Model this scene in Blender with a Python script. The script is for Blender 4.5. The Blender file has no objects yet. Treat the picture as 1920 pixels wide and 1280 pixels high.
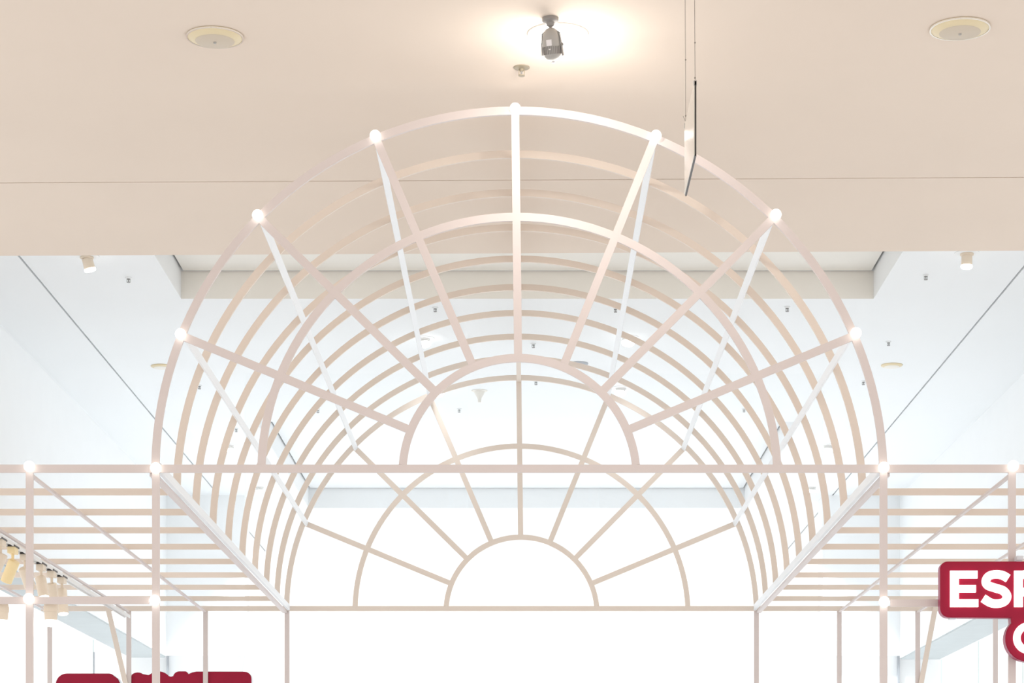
import bpy, math
from mathutils import Vector, Matrix

# ------------------------------------------------------------------ camera
scene = bpy.context.scene
F = 4200.0                 # focal length in pixels of the 1920 px wide frame
VX, VY = 985.0, 1617.0     # where the level optical axis meets the picture plane
EYE = 1.5
cam_d = bpy.data.cameras.new('camera')
cam = bpy.data.objects.new('camera', cam_d)
scene.collection.objects.link(cam)
cam.location = (0, 0, EYE)
cam.rotation_euler = (math.pi / 2, 0, 0)
cam_d.sensor_width = 36.0
cam_d.lens = 36.0 * F / 1920.0
cam_d.shift_x = (960 - VX) / 1920.0
cam_d.shift_y = (VY - 640) / 1920.0
cam_d.clip_end = 200
scene.camera = cam

# ------------------------------------------------------------------ world, exposure
world = bpy.data.worlds.new('world')
scene.world = world
world.use_nodes = True
bg = world.node_tree.nodes['Background']
bg.inputs['Color'].default_value = (1.0, 0.985, 0.97, 1)
bg.inputs['Strength'].default_value = 1.0
scene.view_settings.view_transform = 'Standard'
scene.view_settings.look = 'None'
scene.view_settings.gamma = 1.0
scene.view_settings.use_curve_mapping = False
scene.view_settings.exposure = 0.5
DOWN_W = 215.0              # power of each ceiling spotlight over the shop floor
LAMP_W = 3.6               # power of the round lamp on the cream ceiling
SPOT_W = 7.0               # power of the grey spotlight that shines on the top of the arch
COOL = (0.88, 0.95, 1.0)
WARM = (1.0, 0.95, 0.88)

C = scene.collection

# ------------------------------------------------------------------ materials
def mat(name, col, rough=0.6, emit=None, strength=0.0, metal=0.0, coat=0.0, noise=0.0, nscale=6.0, bump=0.0):
    m = bpy.data.materials.new(name)
    m.use_nodes = True
    nt = m.node_tree
    b = nt.nodes['Principled BSDF']
    b.inputs['Base Color'].default_value = (*col, 1)
    b.inputs['Roughness'].default_value = rough
    b.inputs['Metallic'].default_value = metal
    if coat:
        b.inputs['Coat Weight'].default_value = coat
        b.inputs['Coat Roughness'].default_value = 0.08
    if emit:
        b.inputs['Emission Color'].default_value = (*emit, 1)
        b.inputs['Emission Strength'].default_value = strength
    if noise or bump:
        tc = nt.nodes.new('ShaderNodeTexCoord')
        n = nt.nodes.new('ShaderNodeTexNoise')
        n.inputs['Scale'].default_value = nscale
        n.inputs['Detail'].default_value = 4
        nt.links.new(tc.outputs['Object'], n.inputs['Vector'])
        if noise:
            r = nt.nodes.new('ShaderNodeValToRGB')
            r.color_ramp.elements[0].position = 0.3
            r.color_ramp.elements[1].position = 0.7
            r.color_ramp.elements[0].color = (*[c * (1 - noise) for c in col], 1)
            r.color_ramp.elements[1].color = (*[min(1, c * (1 + noise)) for c in col], 1)
            nt.links.new(n.outputs['Fac'], r.inputs['Fac'])
            nt.links.new(r.outputs['Color'], b.inputs['Base Color'])
        if bump:
            bp = nt.nodes.new('ShaderNodeBump')
            bp.inputs['Strength'].default_value = bump
            bp.inputs['Distance'].default_value = 0.01
            nt.links.new(n.outputs['Fac'], bp.inputs['Height'])
            nt.links.new(bp.outputs['Normal'], b.inputs['Normal'])
    return m

M = {}
M['bar'] = mat('beige_painted_steel', (0.675, 0.595, 0.57), 0.5, noise=0.015, nscale=3)
M['bar_warm'] = mat('beige_steel_warm_lit', (0.76, 0.66, 0.575), 0.5, noise=0.015, nscale=3)  # warmer light on slats and rear bars is put into this colour
M['bar_lit'] = mat('beige_steel_lit_white', (0.86, 0.88, 0.90), 0.45, noise=0.01, nscale=3)  # cool light from below is put into this whiter copy of the beige
M['cream'] = mat('cream_plaster', (0.775, 0.66, 0.56), 0.85, noise=0.012, nscale=1.5)
M['white'] = mat('white_plaster', (0.86, 0.875, 0.88), 0.85, noise=0.006, nscale=1.5)
M['coffer'] = mat('warm_white_tint', (0.86, 0.83, 0.77), 0.85, noise=0.01, nscale=2)  # near coffer: warm bounce off the cream ceiling is in the colour
M['dark'] = mat('dark_gap', (0.05, 0.045, 0.04), 0.9)
M['seam'] = mat('grey_seam', (0.46, 0.48, 0.51), 0.8)
M['seam_soft'] = mat('tan_seam', (0.45, 0.38, 0.31), 0.8)
M['floor'] = mat('pale_polished_floor', (0.88, 0.90, 0.92), 0.35, noise=0.02, nscale=2)
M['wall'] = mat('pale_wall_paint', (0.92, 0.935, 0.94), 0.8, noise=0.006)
M['soffit'] = mat('shaded_soffit_grey', (0.53, 0.565, 0.57), 0.8, noise=0.02)  # the underside's shade is put into this grey
M['bulb'] = mat('lit_opal_glass', (1, 0.98, 0.94), 0.3, (1.0, 0.97, 0.90), 1.4)
M['lens'] = mat('lit_lens', (1, 1, 1), 0.3, (1.0, 0.985, 0.95), 5.0)
M['lamp'] = mat('lit_lamp_disc', (1, 1, 1), 0.3, (1.0, 0.96, 0.88), 6.0)
M['head'] = mat('cream_lamp_metal', (0.78, 0.67, 0.54), 0.45, noise=0.01)
M['head_lit'] = mat('cream_metal_lit_yellow', (0.92, 0.74, 0.42), 0.45, noise=0.01)  # glow of a neighbouring spotlight put into the cream metal's colour
M['track'] = mat('white_track', (0.80, 0.79, 0.77), 0.5, noise=0.01)
M['black'] = mat('black_plastic', (0.035, 0.03, 0.03), 0.4, noise=0.05)
M['grey'] = mat('grey_spotlight_metal', (0.40, 0.38, 0.355), 0.45, noise=0.03)
M['grey_dark'] = mat('dark_grey_metal', (0.27, 0.25, 0.235), 0.5, noise=0.03)
M['sticker'] = mat('pale_sticker', (0.78, 0.74, 0.74), 0.5, noise=0.02)
M['saucer_rim'] = mat('yellowed_plastic', (0.74, 0.62, 0.40), 0.35, noise=0.02)
M['saucer_plate'] = mat('taupe_plate', (0.60, 0.51, 0.40), 0.5, noise=0.02)
M['clear'] = mat('clear_bead', (0.80, 0.74, 0.65), 0.08, coat=1.0)
M['sprink'] = mat('sprinkler_brass', (0.33, 0.285, 0.21), 0.4, metal=0.3, noise=0.04)
M['sprink_grey'] = mat('sprinkler_steel', (0.30, 0.30, 0.29), 0.45, metal=0.2, noise=0.04)
M['red'] = mat('glossy_red_acrylic', (0.32, 0.008, 0.036), 0.33, coat=0.04, noise=0.04, nscale=8)
M['red'].node_tree.nodes['Principled BSDF'].inputs['Specular IOR Level'].default_value = 0.15
M['red_side'] = mat('red_sign_edge', (0.30, 0.012, 0.07), 0.4, noise=0.03)
M['sign_side'] = mat('pale_sign_return', (0.70, 0.71, 0.74), 0.4, noise=0.02)
M['letter'] = mat('lit_white_letter', (1, 0.98, 0.93), 0.4, (1.0, 0.97, 0.90), 1.1)
M['panel_face'] = mat('glossy_white_board', (0.86, 0.83, 0.74), 0.12, coat=0.5, noise=0.01)
M['wire'] = mat('steel_wire', (0.25, 0.22, 0.19), 0.5, metal=0.4)
M['glass_edge'] = mat('green_glass_edge', (0.72, 0.84, 0.83), 0.3)

def glass_mat():
    m = bpy.data.materials.new('clear_glass')
    m.use_nodes = True
    nt = m.node_tree
    nt.nodes.clear()
    o = nt.nodes.new('ShaderNodeOutputMaterial')
    t = nt.nodes.new('ShaderNodeBsdfTransparent')
    t.inputs['Color'].default_value = (0.998, 1, 1, 1)
    g = nt.nodes.new('ShaderNodeBsdfGlossy')
    g.inputs['Roughness'].default_value = 0.02
    mx = nt.nodes.new('ShaderNodeMixShader')
    mx.inputs[0].default_value = 0.025
    nt.links.new(t.outputs[0], mx.inputs[1])
    nt.links.new(g.outputs[0], mx.inputs[2])
    nt.links.new(mx.outputs[0], o.inputs[0])
    return m
M['glass'] = glass_mat()

# ------------------------------------------------------------------ helpers
def W(px, py, y):
    """point in the place at depth y (metres) that stands for photo pixel px, py"""
    return Vector(((px - VX) * y / F, y, EYE + (VY - py) * y / F))

class MB:
    def __init__(self):
        self.v = []; self.f = []; self.mi = []; self.sm = []
    def add(self, vs, fs, mi=0, smooth=False):
        o = len(self.v)
        self.v += [tuple(p) for p in vs]
        for f in fs:
            self.f.append([i + o for i in f]); self.mi.append(mi); self.sm.append(smooth)
        return self
    def box(self, x0, x1, y0, y1, z0, z1, mi=0):
        vs = [(x0,y0,z0),(x1,y0,z0),(x1,y1,z0),(x0,y1,z0),(x0,y0,z1),(x1,y0,z1),(x1,y1,z1),(x0,y1,z1)]
        return self.add(vs, [(0,3,2,1),(4,5,6,7),(0,1,5,4),(1,2,6,5),(2,3,7,6),(3,0,4,7)], mi)
    def hexa(self, lo, hi, mi=0):
        """lo, hi: four points each, bottom and top rings"""
        return self.add(list(lo) + list(hi), [(0,3,2,1),(4,5,6,7),(0,1,5,4),(1,2,6,5),(2,3,7,6),(3,0,4,7)], mi)
    def bar(self, a, b, u, w, h, mi=0):
        """flat bar from a to b: w across along u, h along the other side"""
        a = Vector(a); b = Vector(b); d = (b - a).normalized()
        u = Vector(u); u = (u - d * u.dot(d)).normalized(); n = d.cross(u)
        U = u * w / 2; N = n * h / 2
        return self.hexa([a - U - N, a + U - N, a + U + N, a - U + N], [b - U - N, b + U - N, b + U + N, b - U + N], mi)
    def lathe(self, prof, mtx=None, seg=20, mi=0, smooth=True):
        """prof: list of (radius, z); spun about local z"""
        vs = []; fs = []
        for r, z in prof:
            for i in range(seg):
                a = 2 * math.pi * i / seg
                vs.append(Vector((r * math.cos(a), r * math.sin(a), z)))
        for j in range(len(prof) - 1):
            for i in range(seg):
                k = (i + 1) % seg
                fs.append((j*seg+i, j*seg+k, (j+1)*seg+k, (j+1)*seg+i))
        if prof[0][0] > 1e-6: fs.append(tuple(range(seg - 1, -1, -1)))
        if prof[-1][0] > 1e-6: fs.append(tuple((len(prof)-1)*seg + i for i in range(seg)))
        if mtx is not None: vs = [mtx @ v for v in vs]
        return self.add(vs, fs, mi, smooth)
    def tube(self, a, b, r, seg=12, mi=0):
        a = Vector(a); b = Vector(b)
        q = (b - a).to_track_quat('Z', 'Y').to_matrix().to_4x4()
        return self.lathe([(r, 0), (r, (b - a).length)], Matrix.Translation(a) @ q, seg, mi)
    def ball(self, c, r, seg=20, rings=12, mi=0):
        prof = [(max(r * math.sin(math.pi * i / rings), 0 if i in (0, rings) else 1e-5), -r * math.cos(math.pi * i / rings)) for i in range(rings + 1)]
        return self.lathe([(max(p, 1e-5), z) for p, z in prof], Matrix.Translation(Vector(c)), seg, mi)
    def build(self, name, m, parent=None):
        me = bpy.data.meshes.new(name)
        me.from_pydata(self.v, [], self.f)
        for mm in (m if isinstance(m, (list, tuple)) else [m]): me.materials.append(M[mm])
        for p, i, s in zip(me.polygons, self.mi, self.sm):
            p.material_index = i; p.use_smooth = s
        me.update()
        if any(self.sm):
            try: me.set_sharp_from_angle(angle=math.radians(40))
            except Exception: pass
        o = bpy.data.objects.new(name, me)
        C.objects.link(o)
        if parent is not None:
            o.parent = parent
            o.matrix_parent_inverse = Matrix.Translation(-parent.location)
        return o

def tag(o, label, cat=None, group=None, kind=None):
    o['label'] = label
    if cat: o['category'] = cat
    if group: o['group'] = group
    if kind: o['kind'] = kind
    return o

def thing(name, loc, label, cat=None, group=None, kind=None):
    o = bpy.data.objects.new(name, None)
    o.empty_display_size = 0.1
    o.location = loc
    C.objects.link(o)
    return tag(o, label, cat, group, kind)

def light(name, kind, loc, power, col, parent, **kw):
    l = bpy.data.lights.new(name, kind)
    l.energy = power; l.color = col
    for k, v in kw.items(): setattr(l, k, v)
    o = bpy.data.objects.new(name, l)
    C.objects.link(o)
    o.location = loc
    if parent is not None:
        o.parent = parent
        o.matrix_parent_inverse = Matrix.Translation(-parent.location)
    return o

# ------------------------------------------------------------------ the setting
H1 = EYE + 2.95            # underside of the cream ceiling
H2 = EYE + 3.05            # underside of the white ceiling

fl = MB().box(-12, 12, -8, 30, -0.1, 0.0).build('floor', 'floor')
tag(fl, 'pale polished shop floor below the frame', 'floor', kind='structure')

# cream ceiling: two panels either side of a thin joint, cut slightly askew
ce = thing('ceiling', (0, 6, H1), 'cream plaster ceiling with a thin joint in the foreground', 'ceiling', kind='structure')
def yat(y0, y1, x):        # depth of a line that passes y0 at the photo's left edge and y1 at its right edge
    return y0 + (y1 - y0) * (x + 2.3) / 4.6
JL, JR = 2.95 * F / (VY - 343), 2.95 * F / (VY - 332)
EL, ER = 2.95 * F / (VY - 479), 2.95 * F / (VY - 470)
XC = 5.0
def panel(a, b, z0, z1):
    return MB().hexa([(-XC, a(-XC), z0), (XC, a(XC), z0), (XC, b(XC), z0), (-XC, b(-XC), z0)],
                     [(-XC, a(-XC), z1), (XC, a(XC), z1), (XC, b(XC), z1), (-XC, b(-XC), z1)])
panel(lambda x: 1.5, lambda x: yat(JL, JR, x) - 0.005, H1, H2 - 0.002).build('ceiling_panel', 'cream', ce)
panel(lambda x: yat(JL, JR, x) + 0.005, lambda x: yat(EL, ER, x), H1, H2 - 0.002).build('ceiling_panel', 'cream', ce)
panel(lambda x: yat(JL, JR, x) - 0.005, lambda x: yat(JL, JR, x) + 0.005, H1 + 0.006, H2 - 0.003).build('joint', 'seam_soft', ce)

# white ceiling with two square coffers
XL, XR = -2.547, 2.553
cl = thing('ceiling', (0, 15, H2), 'white plaster ceiling with square coffers further back', 'ceiling', kind='structure')
CX0, CX1 = -1.862, 1.884
COFF = [(8.36, 12.12), (15.5, 19.26)]
Y0, Y1 = 10.6, 22.0
T = 0.35
def slab(x0, x1, y0, y1): MB().box(x0, x1, y0, y1, H2, H2 + T).build('ceiling_panel', 'white', cl)
slab(XL + 0.006, CX0, Y0, Y1)
slab(CX1, XR - 0.006, Y0, Y1)
slab(CX0, CX1, 12.12, 15.5)
slab(CX0, CX1, 19.26, Y1)
slab(-3.72, XL - 0.006, Y0, Y1)
slab(XR + 0.006, 3.72, Y0, Y1)
for x in (XL, XR):
    MB().box(x - 0.006, x + 0.006, Y0, Y1, H2 + 0.012, H2 + T).build('joint', 'seam', cl)
for (a, b), dp, cm in zip(COFF, (0.150, 0.170), ('coffer', 'white')):
    a = max(a, Y0)
    g = 0.013
    MB().box(CX0, CX1, a, b, H2 + T - 0.02, H2 + T).build('coffer_void', 'dark', cl)
    MB().box(CX0 + g, CX1 - g, a, b - g, H2 + dp, H2 + dp + 0.02).build('coffer_panel', cm, cl)
    w = 0.012
    MB().box(CX0, CX1, b - 0.0005, b + w, H2 + 0.001, H2 + dp).build('coffer_side', cm, cl)

# side bulkheads with undersides coloured in their shade, the walls below them and the piers that end them
for s, xi, xo, hs, yp, xp in ((-1, 2.98, 3.27, 1.715, 18.6, 2.33), (1, 3.11, 3.43, 1.70, 18.6, 2.47)):
    side = 'left' if s < 0 else 'right'
    zb = EYE + hs
    def sx(a, b): return (s * a, s * b) if s > 0 else (s * b, s * a)
    wl = thing('wall_' + side, (s * 3.4, 15, 0), 'white side wall with an overhanging bulkhead, shade coloured under it, at the %s' % side, 'wall', kind='structure')
    x0, x1 = sx(xi, xo + 0.03)
    MB().box(x0, x1, 10.95, yp, zb, H2).build('bulkhead', 'wall', wl)
    x0, x1 = sx(xi + 0.012, xo + 0.01)
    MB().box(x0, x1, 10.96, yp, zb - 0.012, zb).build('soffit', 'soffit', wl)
        # clear shopfront glass below the bulkhead, open and bright behind
    gx = s * (xo + 0.02)
    for i in range(5):
        ya = 10.97 + (yp - 10.97) * i / 5 + 0.003; yb = 10.97 + (yp - 10.97) * (i + 1) / 5 - 0.003
        vs = [(gx, ya, 0.002), (gx, yb, 0.002), (gx, yb, zb - 0.014), (gx, ya, zb - 0.014)]
        bk = [(x + s * 0.008, y, z) for x, y, z in vs]
        MB().add(vs + bk, [(0, 1, 2, 3), (7, 6, 5, 4)], 0).add(vs + bk, [(1, 5, 6, 2), (0, 3, 7, 4), (3, 2, 6, 7), (0, 4, 5, 1)], 1).build('pane', ['glass', 'glass_edge'], wl)
    wb = thing('wall_back_' + side, (s * 3.5, yp, 0), 'pale pier at the back %s beside the bright opening' % side, 'wall', kind='structure')
    x0, x1 = sx(xp, xo + 0.03)
    MB().box(x0, x1, yp, yp + 0.3, EYE + 1.72, H2).build('pier_header', 'wall', wb)
    MB().box(x0, x1, yp + 0.06, yp + 0.3, 0, EYE + 1.72).build('pier', 'wall', wb)
    x0, x1 = sx(xi - 0.012, xi + 0.004)
    MB().box(x0, x1, yp + 0.03, yp + 0.07, EYE + 1.40, EYE + 1.72).build('shadow_gap', 'seam', wb)
# a seam in the left wall
p = W(176, 1222, 3.265 * F / (985 - 176)); q = W(176, 1275, p.y)
tr = MB().box(-3.268, -3.26, p.y - 0.012, p.y + 0.012, q.z, p.z).build('trim_1', 'seam')
tag(tr, 'short grey upright seam in the left side wall', 'trim', kind='structure')

# glass screen behind the frame
YG = 13.97
wn = thing('window_1', (0, YG, 0), 'clear frameless glass screen with upright seams behind the arch', 'window', kind='structure')
xs = [(W(459, 0, YG).x, W(877, 0, YG).x - 0.002), (W(877, 0, YG).x + 0.002, W(1123, 0, YG).x - 0.002), (W(1123, 0, YG).x + 0.002, W(1543, 0, YG).x)]
for a, b in xs:
    vs = [(a, YG, 0.002), (b, YG, 0.002), (b, YG, H2 - 0.002), (a, YG, H2 - 0.002)]
    t = 0.008
    m = MB()
    m.add(vs + [(x, y + t, z) for x, y, z in vs], [(0, 1, 2, 3), (7, 6, 5, 4), (3, 2, 6, 7), (0, 4, 5, 1)], 0)
    m.add(vs + [(x, y + t, z) for x, y, z in vs], [(1, 5, 6, 2), (0, 3, 7, 4)], 1)
    m.build('pane', ['glass', 'glass_edge'], wn)

# ------------------------------------------------------------------ the barrel vault frame
D1 = 8.511                 # front plane
D2 = D1 / 0.6444           # back plane
S = D1 / F                 # metres per photo pixel in the front plane
BW = 15.0 * S              # face width of the bars
BD = 0.013                 # thickness of the flat bars
def FP(px, py): return W(px, py, D1)
ctr = FP(974, 890)
R = 683.0 * S
SPR = FP(974, 878).z       # centre height of the tie beam
LEAN = -0.0118
def arc_pt(r, a, y):
    z = ctr.z + r * math.sin(a)
    return Vector((ctr.x + r * math.cos(a) + LEAN * (z - ctr.z), y, z))
def arc_bar(r, y0, y1, zend, n=72, w=BW):
    """curved flat bar standing on height zend at both ends"""
    a0 = math.asin(max(0.0, (zend - ctr.z) / r))
    vs = []; fs = []
    for i in range(n + 1):
        a = a0 + (math.pi - 2 * a0) * i / n
        for rr, y in ((r - w/2, y0), (r + w/2, y0), (r + w/2, y1), (r - w/2, y1)):
            vs.append(arc_pt(rr, a, y))
    for i in range(n):
        for k in range(4):
            l = (k + 1) % 4
            fs.append((i*4 + k, i*4 + l, (i+1)*4 + l, (i+1)*4 + k))
    fs += [(0, 3, 2, 1), tuple(n*4 + k for k in range(4))]
    return MB().add(vs, fs)

va = thing('vault_frame', (ctr.x, (D1 + D2) / 2, 0), 'beige steel barrel vault frame with fan arches and globe bulbs in the middle', 'frame')
ZT = SPR + BW / 2          # top of the tie beam
STEP = (D2 - D1) / 9
for k in range(10):
    y = D1 + STEP * k
    if k == 9: y -= BD
    arc_bar(R, y, y + BD, ZT - 0.004 if k else ZT).build('rib', 'bar_warm' if k else 'bar', va)
XLv, XRv = FP(292, 0).x, FP(1657, 0).x
RM, RS = 484.0 * S, 219.5 * S
ANG = [math.radians(22.5 * i) for i in range(1, 8)]
for y, bm in ((D1, 'bar'), (D2 - BD, 'bar_warm')):
    MB().box(XLv - 0.026, XRv + 0.026, y, y + BD, SPR - BW/2, ZT).build('tie_beam', bm, va)
    arc_bar(RM, y + 0.0006, y + BD - 0.0006, ZT, 64).build('middle_arch', bm, va)
    arc_bar(RS, y + 0.0006, y + BD - 0.0006, ZT, 48).build('inner_arch', bm, va)
    for a in ANG:
        p = arc_pt(RS + BW/2 - 0.002, a, y + BD/2); q = arc_pt(R - BW/2 + 0.002, a, y + BD/2)
        MB().bar(p, q, (0, 1, 0), BD - 0.0004, BW).build('spoke', bm, va)
for a in ANG:
    p = arc_pt(R - BW/2 - 0.006, a, D1 + 0.002); q = arc_pt(R - BW/2 - 0.006, a, D2 - 0.002)
    tang = Vector((-math.sin(a), 0, math.cos(a)))
    MB().bar(p, q, tang, BW * 0.86, 0.011).build('purlin', 'bar_warm' if abs(math.cos(a)) < 0.01 else 'bar_lit', va)
for x, s in ((XLv, 1), (XRv, -1)):
    xx = x + s * 0.010
    MB().box(xx - 0.007, xx + 0.007, D1 + BD, D2 - BD, SPR - 0.012, SPR + 0.022).build('edge_beam', 'bar_lit', va)
    for y in (D1, D2 - BD):
        MB().box(x - BW * 0.47, x + BW * 0.47, y + 0.0004, y + BD - 0.0004, 0, SPR - BW/2).build('post', 'bar', va)
BR = 10.3 * S
def bulb(px, py, parent):
    c = FP(px, py); c.y = D1 - 0.016
    c = Vector((c.x * c.y / D1, c.y, EYE + (c.z - EYE) * c.y / D1))
    m = MB().ball(c, BR)
    b = m.build('globe_bulb', 'bulb', parent)
    MB().lathe([(BR * 0.62, 0), (BR * 0.62, 0.006)], Matrix.Translation((c.x, D1 - 0.006, c.z)) @ Matrix.Rotation(-math.pi/2, 4, 'X'), 16).build('socket', 'bar', b)
for px, py in ((292, 877), (338.5, 626), (483, 403), (703.5, 254), (966, 203), (1230, 254), (1455, 402), (1605, 624), (1657, 876), (290, 1125), (1658, 1128)):
    bulb(px, py, va)

# ------------------------------------------------------------------ the flat pergola frames either side
def pergola(s, fx, label, zlow, low_end, brace, bulbs, vx):
    """fx: photo x of the front posts, from the vault outwards; vx: vault post"""
    pg = thing('pergola_frame', (FP(fx[0], 0).x, (D1 + D2) / 2, 0), label, 'frame')
    xi = FP(vx, 0).x + s * 0.0265         # just clear of the vault's post and bulbs
    xo = FP(fx[-1], 0).x + s * 0.05
    a, b = min(xi, xo), max(xi, xo)
    z0, z1 = SPR - BW/2, SPR + BW/2
    MB().box(a, b, D1, D1 + BD, z0, z1).build('front_beam', 'bar', pg)
    MB().box(a, b, D2 - BD, D2, z0, z1).build('back_beam', 'bar_warm', pg)
    for k in range(1, 9):
        y = D1 + STEP * k + 0.012
        MB().box(a, b, y, y + 0.010, SPR - 0.0135, SPR + 0.0135).build('slat', 'bar_warm', pg)
    # edge beam against the vault
    e = FP(vx, 0).x + s * 0.0125
    MB().box(e - 0.0125, e + 0.0125, D1 + BD, D2 - BD, SPR - 0.0275, SPR - 0.0137).build('edge_beam', 'bar', va)
    for px in fx:
        x = FP(px, 0).x
        MB().box(x - 0.0065, x + 0.0065, D1 + BD, D2 - BD, SPR - 0.0255, SPR - 0.0145).build('long_beam', 'bar', pg)
        for y in (D1, D2 - BD):
            MB().box(x - BW * 0.46, x + BW * 0.46, y + 0.0004, y + BD - 0.0004, 0, z0).build('post', 'bar', pg)
    # lower front beam
    zl = FP(0, zlow).z
    lo = FP(low_end, 0).x
    xv = xi
    a2, b2 = min(lo, xv), max(lo, xv)
    MB().box(a2, b2, D1 + 0.0008, D1 + BD - 0.0008, zl - BW * 0.45, zl + BW * 0.45).build('lower_beam', 'bar', pg)
    (ax, ay), (bx, by) = brace
    MB().bar(W(ax, ay, D2 - BD - 0.006), W(bx, by, D2 - BD - 0.006), (0, 1, 0), 0.010, BW * 0.97).build('brace', 'bar_warm', pg)
    for px, py in bulbs: bulb(px, py, pg)
    return pg
pgl = pergola(-1, [55, -168, -398], 'flat beige pergola frame of thin slats left of the vault', 1125, -398,
              ((201, 1134), (244, 1318)), [(55, 874), (54, 1122)], 292)
pgr = pergola(1, [1898, 2126, 2352], 'flat beige pergola frame of thin slats right of the vault', 1130, 2352,
              ((1754.5, 1134), (1720, 1318)), [(1900, 873)], 1657)

# ------------------------------------------------------------------ signs
def outline_solid(pts, y0, y1, m, side=1, bevel=0.004):
    """closed outline in (x, z), counter-clockwise seen from the camera; front face at y0 with a small bevel"""
    n = len(pts)
    P = [Vector((x, 0, z)) for x, z in pts]
    def inset(d):
        out = []
        for i in range(n):
            a, b, c = P[i-1], P[i], P[(i+1) % n]
            e1 = (b - a).normalized(); e2 = (c - b).normalized()
            n1 = Vector((-e1.z, 0, e1.x)); n2 = Vector((-e2.z, 0, e2.x))
            nn = (n1 + n2)
            nn = nn.normalized() if nn.length > 1e-6 else n1
            k = max(0.5, nn.dot(n1))
            out.append(b + nn * d / k)
        return out
    I = inset(bevel)
    vs = [(p.x, y0, p.z) for p in I] + [(p.x, y0 + bevel, p.z) for p in P] + [(p.x, y1, p.z) for p in P]
    m.add(vs, [tuple(range(n))], 0)
    m.add(vs, [(i, n + i, n + (i+1) % n, (i+1) % n) for i in range(n)], 0)
    m.add(vs, [(n + i, 2*n + i, 2*n + (i+1) % n, n + (i+1) % n) for i in range(n)], side)
    m.add(vs, [tuple(2*n + i for i in reversed(range(n)))], side)
    return m
def arcp(cx, cy, r, a0, a1, n=8):
    """photo-pixel arc; angles in degrees, y up"""
    return [(cx + r * math.cos(math.radians(a0 + (a1 - a0) * i / n)), cy - r * math.sin(math.radians(a0 + (a1 - a0) * i / n))) for i in range(n + 1)]

# right sign: lit white letters on a glossy red board
YS = 8.44
sg = thing('espresso_sign', W(1763, 1157, YS), 'glossy red sign board with white letters on the right pergola', 'sign')
out = arcp(1777, 1066, 14, 180, 90)[::-1]                # built clockwise on screen, then reversed
o = []
o += arcp(1777, 1066, 14, 180, 90)                       # top left
o += arcp(2316, 1066, 14, 90, 0)                         # top right
o += arcp(2316, 1186, 54, 0, -90, 12)                    # bottom right
o += arcp(1928, 1197, 43, -90, -222, 16)                 # lower left lobe
o += [(1895, 1158)]
o += arcp(1780, 1140, 17, -90, -180)                     # bottom left of the upper board
pts = [(W(x, y, YS).x, W(x, y, YS).z) for x, y in o][::-1]
outline_solid(pts, YS, YS + 0.045, MB()).build('board', ['red', 'red_side'], sg)

LW = 15.5
def stroke(pts, w=LW, closed=False):
    """flat letter stroke from a centre line in photo pixels: list of left and right points"""
    n = len(pts)
    L = []; Rr = []
    for i in range(n):
        if closed: a, b = pts[i-1], pts[(i+1) % n]
        else: a, b = pts[max(0, i-1)], pts[min(n-1, i+1)]
        d = Vector((b[0]-a[0], b[1]-a[1])).normalized()
        nx, ny = -d.y, d.x
        L.append((pts[i][0] + nx*w/2, pts[i][1] + ny*w/2)); Rr.append((pts[i][0] - nx*w/2, pts[i][1] - ny*w/2))
    return L, Rr
def spline(p, k=6):
    out = []
    for i in range(len(p) - 1):
        a, b, c, d = p[max(0, i-1)], p[i], p[i+1], p[min(len(p)-1, i+2)]
        for j in range(k):
            t = j / k
            out.append(tuple(0.5*((2*b[q]) + (-a[q]+c[q])*t + (2*a[q]-5*b[q]+4*c[q]-d[q])*t*t + (-a[q]+3*b[q]-3*c[q]+d[q])*t**3) for q in (0, 1)))
    return out + [p[-1]]
def strip(m, L, Rr, y0, y1, closed=False):
    n = len(L)
    vs = [W(x, y, YS) for x, y in L] + [W(x, y, YS) for x, y in Rr]
    fr = [(v.x, y0, v.z) for v in vs]; bk = [(v.x, y1, v.z) for v in vs]
    fs = []
    rng = range(n if closed else n - 1)
    for i in rng:
        j = (i + 1) % n
        fs += [(i, j, n + j, n + i), (2*n + i, 3*n + i, 3*n + j, 2*n + j), (i, 2*n + i, 2*n + j, j), (n + i, n + j, 3*n + j, 3*n + i)]
    if not closed:
        fs += [(0, n, 3*n, 2*n), (n-1, 3*n-1, 4*n-1, 2*n-1)]
    m.add(fr + bk, fs)
def seg(m, x0, y0, x1, y1, ya, yb):
    a = W(x0, y1, YS); b = W(x1, y0, YS)
    m.box(a.x, b.x, ya, yb, a.z, b.z)
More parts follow.
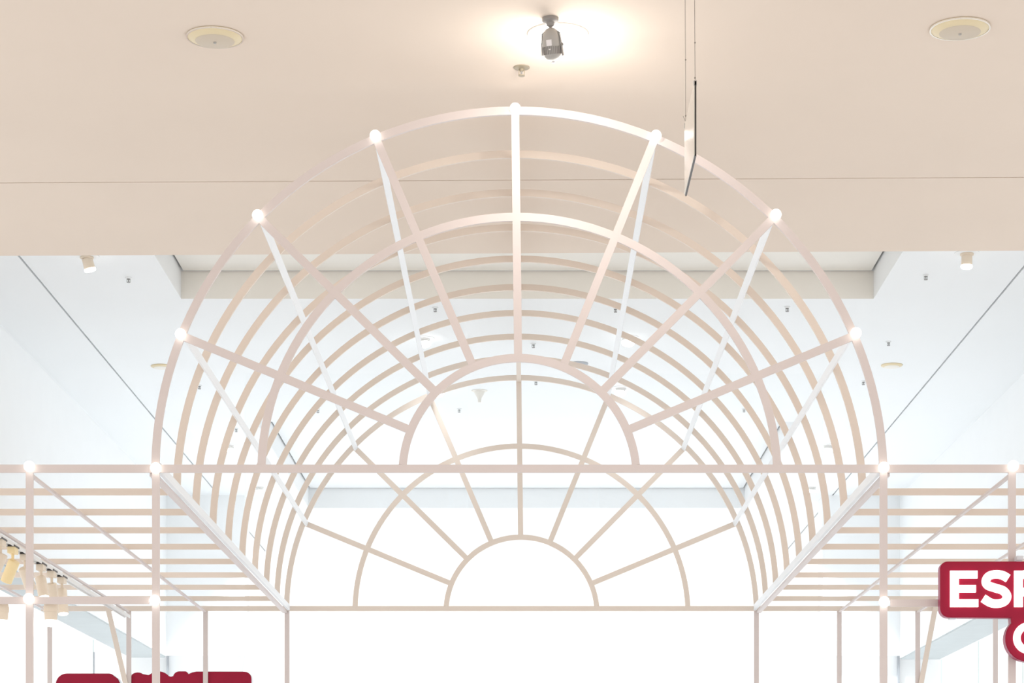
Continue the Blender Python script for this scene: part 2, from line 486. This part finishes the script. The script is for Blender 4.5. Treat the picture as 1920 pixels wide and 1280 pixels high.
def letter(ch, x, y, h=68.0):
    """x, y: top left in photo pixels"""
    m = MB(); k = h / 68.0
    ya, yb = YS - 0.010, YS + 0.002
    def T_(p): return [(x + px * k, y + py * k) for px, py in p]
    def B(x0, y0, x1, y1): seg(m, x + x0*k, y + y0*k, x + x1*k, y + y1*k, ya, yb)
    def St(p, closed=False): strip(m, *stroke(T_(p), LW * k, closed), ya, yb, closed)
    if ch == 'E':
        B(0, 0, 16, 68); B(16, 0, 51, 14.5); B(16, 27, 48, 40.5); B(16, 53.5, 52.5, 68)
    elif ch == 'F':
        B(0, 0, 16, 68); B(16, 0, 50, 14.5); B(16, 28, 46, 42)
    elif ch == 'S':
        St(spline([(52.5, 14.5), (42, 8.5), (29, 6.8), (16.5, 10), (11, 19.5), (15, 27.5), (29, 32.5), (43.5, 37.5), (50.5, 47.5), (46, 57.5), (34, 61.5), (20, 60), (6, 51.5)]))
    elif ch == 'P' or ch == 'R':
        B(0, 0, 16, 68)
        bowl = [(16, 7.2), (30, 7.2)] + [(30 + 16 * math.sin(math.radians(t)), 23.5 - 16.3 * math.cos(math.radians(t))) for t in range(15, 180, 15)] + [(30, 39.8), (16, 39.8)]
        St(bowl)
        if ch == 'R': St([(29, 40), (46, 68)])
    elif ch == 'O':
        St([(35 + 28 * math.cos(math.radians(t)), 34 + 27.5 * math.sin(math.radians(t))) for t in range(0, 360, 10)], True)
    elif ch == 'C':
        St([(35 + 28 * math.cos(math.radians(t)), 34 + 27.5 * math.sin(math.radians(t))) for t in range(-45, -316, -9)])
    m.build('letter', 'letter', sg)
for ch, x in zip('ESPRESSO', (1781, 1837, 1901, 1961, 2024, 2082, 2145, 2206)): letter(ch, x, 1070)
for ch, x in zip('COFFEE', (1900, 1968, 2044, 2100, 2156, 2214)): letter(ch, x, 1167, 58)
# stand-off clips that hold the board
for px, py in ((1787, 1156), (1912, 1046)):
    c = W(px, py, YS + 0.03)
    MB().box(c.x - 0.012, c.x + 0.012, c.y - 0.008, D1 - 0.0004, c.z - 0.008, c.z + 0.008).build('bracket', 'sign_side', sg)

# left sign: back plane, only its top edge reaches into the picture
YB = D2 + 0.004
sl = thing('scalloped_sign', W(290, 1290, YB), 'dark red scalloped sign behind the left pergola posts', 'sign')
o = [(104, 1330)] + arcp(125, 1283, 21, 180, 90) + arcp(204, 1274, 12, 90, 40, 4) + [(221, 1272), (227, 1284)]
o += [(231, 1300), (240, 1300), (244, 1272)] + arcp(258, 1277, 17, 130, 55, 6)
o += [(278, 1265)] + arcp(297, 1284, 26, 130, 40, 8) + [(320.5, 1268)]
o += arcp(336, 1270, 12, 165, 90, 5) + arcp(347, 1263, 5, 90, 30, 3) + [(353.5, 1263)]
o += [(360, 1260), (368, 1258.4)] + arcp(458, 1272, 13.5, 90, 0) + arcp(450, 1370, 21, 0, -90)
o += arcp(125, 1370, 21, -90, -180)
pts = [(W(x, y, YB).x, W(x, y, YB).z) for x, y in o][::-1]
outline_solid(pts, YB, YB + 0.09, MB()).build('board', ['red', 'sign_side'], sl)

# ------------------------------------------------------------------ track and spotlights on the left
tx = FP(-168, 0).x
tz = EYE + 1.470
tk = MB()
tk.box(tx - 0.016, tx + 0.016, 9.4, D2 - 0.05, tz - 0.026, tz - 0.016)
tk.box(tx - 0.016, tx - 0.012, 9.4, D2 - 0.05, tz - 0.034, tz - 0.026)
tk.box(tx + 0.012, tx + 0.016, 9.4, D2 - 0.05, tz - 0.034, tz - 0.026)
trk = tk.build('lighting_track', 'track')
tag(trk, 'thin white lighting track under the left pergola slats', 'track')

def track_head(y, d, label, m='head', length=0.105, drop=0.05, lens='lens'):
    top = Vector((tx, y, tz - 0.034))
    th = thing('track_spotlight', top, label, 'spotlight', 'spotlights on the left track')
    MB().box(tx - 0.019, tx + 0.019, y - 0.05, y + 0.05, tz - 0.0345, tz - 0.0265 + 0.0).build('track_clip', 'black', th)
    MB().box(tx - 0.017, tx + 0.017, y - 0.036, y + 0.036, tz - 0.062, tz - 0.0345).build('adapter', m, th)
    d = Vector(d).normalized()
    piv = top + Vector((0, 0, -0.028 - drop))
    MB().tube(top + Vector((0, 0, -0.028)), piv, 0.007).build('arm', m, th)
    q = d.to_track_quat('Z', 'Y').to_matrix().to_4x4()
    start = piv - d * 0.02
    mt = Matrix.Translation(start) @ q
    r = 0.0265
    MB().lathe([(r*0.9, 0), (r, 0.004), (r, 0.036), (r*0.985, 0.0375), (r*0.985, 0.039), (r, 0.0405), (r, length), (r*0.93, length + 0.002), (r*0.9, length - 0.006)], mt, 24).build('body', m, th)
    MB().lathe([(r*0.9, 0), (r*0.85, 0.004), (0.0005, 0.007)], mt @ Matrix.Translation((0, 0, length - 0.006)), 24).build('lens', lens, th)
    return th
def tyd(px): return -tx * F / (VX - px)
track_head(tyd(1), (-0.42, 0.1, -0.9), 'cream track spotlight cut by the left edge of the picture', length=0.12)
track_head(tyd(24), (-0.42, 0.25, -0.87), 'cream track spotlight with nearby yellow light coloured in, left of the outer front post', 'head_lit')
track_head(tyd(47), (0.2, 0.5, -0.85), 'cream track spotlight hidden mostly behind the outer front post')
track_head(tyd(77), (0.22, -0.28, -0.9), 'cream track spotlight just right of the outer front post with lit end')
track_head(tyd(97), (0.05, 0.3, -0.95), 'cream track spotlight in the middle of the cluster right of the post')
track_head(tyd(116), (0.12, -0.25, -0.95), 'cream track spotlight furthest right with its lit end below the beam', length=0.13)

def beam_head(px, label):
    zl = FP(0, 1125).z
    c = W(px, 1140, D1 + 0.05)
    top = Vector((c.x, D1 + 0.05, zl + 0.008))
    th = thing('beam_spotlight', top, label, 'spotlight', 'spotlights under the lower left beam')
    MB().box(c.x - 0.008, c.x + 0.008, D1 + BD - 0.0008, D1 + 0.075, zl + 0.008, zl + 0.013).build('bracket', 'head', th)
    z = zl + 0.008
    r = 0.026
    prof = [(r*0.55, z), (r*0.9, z - 0.012), (r*1.08, z - 0.03), (r*1.08, z - 0.047), (r*0.98, z - 0.048), (r*0.98, z - 0.050), (r*0.9, z - 0.078)]
    mt = Matrix.Translation((c.x, D1 + 0.05, 0))
    MB().lathe(prof, mt, 24).build('body', 'head', th)
    MB().lathe([(r*0.9, z - 0.0782), (r*0.86, z - 0.092), (r*0.6, z - 0.101), (0.0005, z - 0.104)], mt, 24).build('lens', 'lens', th)
beam_head(95.5, 'short cream spotlight with glowing bulb below the beam between the front posts')
beam_head(3, 'short cream spotlight with glowing bulb at the left picture edge')

# ------------------------------------------------------------------ fittings on the cream ceiling
def on1(px, py):
    y = 2.95 * F / (VY - py)
    return Vector(((px - VX) * y / F, y, H1))
def on2(px, py):
    y = 3.05 * F / (VY - py)
    return Vector(((px - VX) * y / F, y, H2))

def saucer(c, label, r=0.10, tilt=0.0, grp='round saucers on the cream ceiling', rim='saucer_rim', plate='saucer_plate', dep=0.018):
    t = thing('ceiling_saucer', c, label, 'ceiling fitting', grp)
    mt = Matrix.Translation(c)
    MB().lathe([(r, -0.0002), (r, -0.004), (r * 0.97, -0.006), (r * 0.72, -dep), (r * 0.70, -dep)], mt, 36).build('rim', rim, t)
    MB().lathe([(r * 0.70, -dep - 0.0002), (r * 0.66, -dep - 0.002), (0.001, -dep - 0.003)], mt, 36).build('plate', plate, t)
    if r > 0.09:
        MB().lathe([(0.006, -dep - 0.0030), (0.005, -dep - 0.008), (0.001, -dep - 0.009)], mt, 12).build('screw', 'grey', t)
        ring = []
        n = 36
        a = MB()
        for i in range(n):
            t0 = 2*math.pi*i/n; t1 = 2*math.pi*(i+1)/n
            p0 = c + Vector((r*1.0*math.cos(t0), r*math.sin(t0), -0.005)); p1 = c + Vector((r*math.cos(t1), r*math.sin(t1), -0.005))
            a.bar(p0, p1, (0, 0, 1), 0.005, 0.005)
        a.build('clear_ring', 'clear', t)
saucer(on1(403, 68), 'round yellowed saucer fitting at the left of the cream ceiling')
saucer(on1(1800, 52), 'round yellowed saucer fitting at the right of the cream ceiling', 0.104)

# the lit round lamp
c = on1(1046, 63)
lp = thing('round_ceiling_lamp', c, 'glowing round ceiling lamp above the grey spotlight', 'lamp')
mt = Matrix.Translation(c)
MB().lathe([(0.108, -0.0002), (0.108, -0.005), (0.100, -0.006), (0.100, -0.0002)], mt, 40).build('trim_ring', 'track', lp)
MB().lathe([(0.0995, -0.0022), (0.094, -0.008), (0.05, -0.013), (0.001, -0.014)], mt, 40).build('diffuser', 'lamp', lp)
light('lamp_light', 'POINT', c + Vector((0.015, -0.01, -0.165)), LAMP_W, WARM, lp, shadow_soft_size=0.09)

# the grey spotlight on its stalk
c = on1(1032, 34)
gs = thing('ceiling_spotlight', c, 'dark grey capsule spotlight on a stalk in front of the round lamp', 'spotlight')
MB().lathe([(0.029, -0.0002), (0.029, -0.010), (0.026, -0.013), (0.015, -0.016), (0.013, -0.026), (0.008, -0.030)], Matrix.Translation(c), 24).build('base', 'grey_dark', gs)
MB().tube(c + Vector((0, 0, -0.028)), c + Vector((0.002, 0, -0.05)), 0.006).build('stalk', 'grey_dark', gs)
ax = Vector((0.10, 0.30, -1)).normalized()
q = ax.to_track_quat('Z', 'Y').to_matrix().to_4x4()
st = c + Vector((0.000, 0, -0.034))
mt = Matrix.Translation(st) @ q
r = 0.031
prof = [(0.010, 0.0), (0.018, 0.004), (0.026, 0.014), (r, 0.030), (r, 0.062), (r*0.97, 0.084)]
prof += [(r*0.97*math.cos(t), 0.084 + 0.027*math.sin(t)) for t in (0.2, 0.4, 0.6, 0.8, 1.0, 1.2, 1.4, 1.5)] + [(0.001, 0.1112)]
bd = MB().lathe(prof, mt, 28).build('body', 'grey', gs)
fins = MB()
for i in range(28):                       # cooling ribs around the lower half
    a = 2 * math.pi * i / 28
    p0 = mt @ Vector((r*1.0*math.cos(a), r*math.sin(a), 0.062)); p1 = mt @ Vector((r*0.965*math.cos(a), r*0.965*math.sin(a), 0.088))
    fins.bar(p0, p1, mt.to_3x3() @ Vector((-math.sin(a), math.cos(a), 0)), 0.0022, 0.004)
fo = fins.build('cooling_fins', 'grey_dark', bd)
MB().lathe([(0.006, 0.108), (0.006, 0.116), (0.001, 0.1162)], mt, 12).build('end_nub', 'sticker', bd)
for s in (-1, 1):
    m = MB()
    xs_ = s * (r + 0.004)
    p = [Vector((s * 0.012, 0.0, 0.004)), Vector((xs_ * 0.9, 0.0, 0.018)), Vector((xs_, 0.0, 0.050)), Vector((xs_ + s * 0.002, 0, 0.088 if s > 0 else 0.096))]
    for i in range(3):
        a_, b_ = mt @ p[i], mt @ p[i+1]
        m.bar(a_, b_, mt.to_3x3() @ Vector((0, 1, 0)), 0.014, 0.003)
    m.build('yoke_arm', 'grey_dark', gs)
kb = mt @ Vector((-r - 0.006, 0, 0.058))
MB().ball(kb, 0.006, 12, 8).build('pivot_knob', 'grey_dark', gs)
aim = FP(1110, 300) - (mt @ Vector((0, 0, 0.13)))
sl_ = light('spot_beam', 'SPOT', mt @ Vector((0, 0, 0.125)), SPOT_W, WARM, gs, spot_size=math.radians(120), spot_blend=1.0, shadow_soft_size=0.02)
sl_.rotation_euler = aim.to_track_quat('-Z', 'Y').to_euler()
# label plate on the camera side of the body
inv = mt.to_3x3()
fy = -1 if (inv @ Vector((0, 1, 0))).y > 0 else 1
def plate(x, z, w, h, m, nm):
    cc = mt @ Vector((x, fy * (r + 0.0005), z))
    MB().bar(cc - (inv @ Vector((0, 0, h/2))), cc + (inv @ Vector((0, 0, h/2))), inv @ Vector((1, 0, 0)), w, 0.003).build(nm, m, bd)
plate(0.0, 0.050, 0.019, 0.020, 'sticker', 'label_plate')
plate(0.0, 0.072, 0.007, 0.004, 'sticker', 'label_plate')

def sprinkler(c, label, k=1.0, m='sprink', esc=0.030, grp='sprinklers on the white ceiling'):
    t = thing('fire_sprinkler', c, label, 'sprinkler', grp)
    mt = Matrix.Translation(c)
    if esc:
        MB().lathe([(esc, -0.0002), (esc, -0.003), (esc * 0.6, -0.007), (esc * 0.35, -0.007)], mt, 24).build('escutcheon', m if grp is None else 'white', t)
    MB().lathe([(0.009*k, -0.003), (0.009*k, -0.012*k), (0.005*k, -0.016*k)], mt, 12).build('stem', m, t)
    f = MB()
    for s in (-1, 1):
        f.bar(c + Vector((s*0.010*k, 0, -0.010*k)), c + Vector((s*0.010*k, 0, -0.030*k)), (1, 0, 0), 0.003*k, 0.004*k)
    f.bar(c + Vector((-0.011*k, 0, -0.010*k)), c + Vector((0.011*k, 0, -0.010*k)), (0, 0, 1), 0.003*k, 0.004*k)
    f.build('frame', m, t)
    MB().tube(c + Vector((0, 0, -0.014*k)), c + Vector((0, 0, -0.030*k)), 0.003*k, 8).build('glass_bulb', 'sprink_grey', t)
    MB().lathe([(0.012*k, -0.030*k), (0.012*k, -0.033*k), (0.004*k, -0.034*k)], mt, 14).build('deflector', m, t)
sprinkler(on1(978, 126), 'brass sprinkler with round plate on the cream ceiling above the arch', 1.0, grp=None)

# hanging board seen almost edge-on
YN, YF = 7.17, 7.60
nt_, nb_ = W(1303.5, 152, YN), W(1304.5, 291, YN)
hx0 = nt_.x
hb = thing('hanging_board', (hx0, (YN + YF)/2, nb_.z), 'thin white board with dark edge hanging from two wires', 'sign')
th_ = 0.004
MB().box(hx0 - th_, hx0, YN + 0.002, YF - 0.002, nb_.z + 0.002, nt_.z - 0.002).build('panel', 'panel_face', hb)
fr = MB()
fr.box(hx0 - th_*0.4, hx0 + th_*0.9, YN, YN + 0.004, nb_.z, nt_.z)
fr.box(hx0 - th_*0.4, hx0 + th_*0.9, YN, YF, nb_.z - 0.003, nb_.z + 0.003)
fr.box(hx0 - th_*0.4, hx0 + th_*0.9, YN, YF, nt_.z - 0.003, nt_.z)
fr.box(hx0 - th_*0.4, hx0 + th_*0.9, YF - 0.004, YF, nb_.z, nt_.z)
fr.build('edge_trim', 'black', hb)
for y in (YN + 0.006, YF - 0.006):
    MB().tube((hx0, y, nt_.z), (hx0 - 0.002, y, H1), 0.0009, 8).build('wire', 'wire', hb)
    for dz in (0.012, 0.125) if y < 7.3 else (0.03, 0.22):
        MB().ball((hx0 - 0.0002, y, nt_.z + dz), 0.0028, 10, 8).build('crimp', 'wire', hb)
    MB().box(hx0 - 0.005, hx0 + 0.005, y - 0.006, y + 0.006, nt_.z - 0.012, nt_.z + 0.003).build('clip', 'grey', hb)
m = MB()
p = Vector((hx0 - 0.001, YF - 0.006, nt_.z + 0.012))
m.tube(p, p + Vector((-0.008, 0, 0.018)), 0.0008, 6)
m.build('wire_tail', 'wire', hb)

# ------------------------------------------------------------------ fittings on the white ceiling
SP = [((241, 520), 'sprinkler near the left lit spotlight of the white ceiling', 0.8),
      ((1736, 515), 'sprinkler left of the lit spotlight at the right of the white ceiling', 0.8),
      ((1476, 575), 'sprinkler just behind the right end of the near coffer', 0.8),
      ((816, 576), 'sprinkler behind the coffer, left of the middle spoke', 0.75),
      ((1154, 577), 'sprinkler behind the coffer, right of the middle spoke', 0.75),
      ((1000, 644), 'sprinkler just right of the middle spoke above the inner arch', 0.75),
      ((1666, 640), 'sprinkler right of the vault above the pale saucer', 0.75),
      ((1619, 714), 'sprinkler below the pale saucer right of the vault', 0.75),
      ((374, 722), 'sprinkler between the first ribs at the left of the vault', 0.75),
      ((596, 767), 'sprinkler under the lowest left spoke of the front fan', 0.75),
      ((861, 766), 'sprinkler near the left glass seam inside the inner arch', 0.75),
      ((1005, 714), 'sprinkler right of the middle inside the inner arch', 0.75),
      ((443, 803), 'sprinkler low between the left ribs of the vault', 0.75),
      ((1395, 766), 'sprinkler under the lowest right spoke of the front fan', 0.7)]
for (px, py), lb, k in SP:
    sprinkler(on2(px, py), lb, k, 'sprink_grey', 0.016)

def gimbal(c, d, label, k=1.0, power=DOWN_W, pale=False):
    hm = 'track' if pale else 'head'  # pale: glare on the far heads is put into a white body
    t = thing('ceiling_downlight', c, label, 'spotlight', 'lit spotlights on the white ceiling')
    MB().lathe([(0.062, -0.0002), (0.062, -0.003), (0.040, -0.004)], Matrix.Translation(c), 28).build('trim_ring', 'white', t)
    MB().lathe([(0.034, -0.0042), (0.034, -0.012), (0.028, -0.014)], Matrix.Translation(c), 24).build('collar', hm, t)
    d = Vector(d).normalized()
    mt = Matrix.Translation(c + Vector((0, 0, -0.010))) @ d.to_track_quat('Z', 'Y').to_matrix().to_4x4()
    r = 0.027
    L = 0.020 if pale else 0.052
    q = 1.4 if pale else 1.06
    MB().lathe([(r*0.9, 0), (r, 0.003), (r*q*0.97, L), (r*q*0.95, L + 0.001)], mt, 24).build('body', hm, t)
    MB().lathe([(r*q, L + 0.0012), (r*q*1.02, L + 0.008), (r*q*0.9, L + 0.015), (0.001, L + 0.019)], mt, 24).build('lens', 'lens', t)
    light('downlight', 'SPOT', mt @ Vector((0, 0, L + 0.033)), power, COOL, t, spot_size=math.radians(80), spot_blend=0.7, shadow_soft_size=0.05)
G = [((163, 480), (0.25, 0.15, -1), 'lit cream spotlight at the far left under the cream ceiling edge'),
     ((1813, 474), (-0.03, 0.0, -1), 'lit cream spotlight at the far right under the cream ceiling edge'),
     ((795, 634), (0.1, -0.2, -1), 'nearer lit ceiling spotlight left of the middle'),
     ((1178, 632), (-0.1, -0.2, -1), 'nearer lit ceiling spotlight right of the middle'),
     ((821, 729), (0.1, -0.2, -1), 'further lit ceiling spotlight left of the middle'),
     ((1164, 727), (-0.1, -0.2, -1), 'further lit ceiling spotlight right of the middle'),
     ((430, 834), (0.05, 0, -1), 'small lit ceiling spotlight seen between left vault ribs'),
     ((1553, 834), (-0.05, 0, -1), 'small lit ceiling spotlight seen between right vault ribs'),
     ((487, 912), (0.05, 0, -1), 'faint lit spotlight low behind the left end of the tie beam'),
     ((1522, 912), (-0.05, 0, -1), 'faint lit spotlight low behind the right end of the tie beam')]
for (px, py), d, lb in G: gimbal(on2(px, py), d, lb, 1.0, DOWN_W * (0.05 if 600 < px < 1300 else 0.15 if py < 500 else 1.45), py > 500)

saucer(on2(1672, 684), 'small pale saucer on the white ceiling right of the vault', 0.066, 0, 'pale saucers on the white ceiling', 'saucer_rim', 'coffer', 0.012)
saucer(on2(303, 686), 'small pale saucer on the white ceiling left of the vault', 0.066, 0, 'pale saucers on the white ceiling', 'saucer_rim', 'coffer', 0.012)
saucer(on2(1084, 681), 'dark rimmed round fitting behind the top right of the inner arch', 0.062, 0, 'pale saucers on the white ceiling', 'seam', 'coffer', 0.012)
c = on2(899, 732)
fn = thing('ceiling_funnel', c, 'small pale funnel shaped fitting on the ceiling inside the inner arch', 'ceiling fitting')
MB().lathe([(0.052, -0.0002), (0.052, -0.004), (0.036, -0.006)], Matrix.Translation(c), 24).build('flange', 'coffer', fn)
MB().lathe([(0.036, -0.0062), (0.030, -0.022), (0.013, -0.050), (0.010, -0.076), (0.001, -0.078)], Matrix.Translation(c), 24).build('cone', 'coffer', fn)
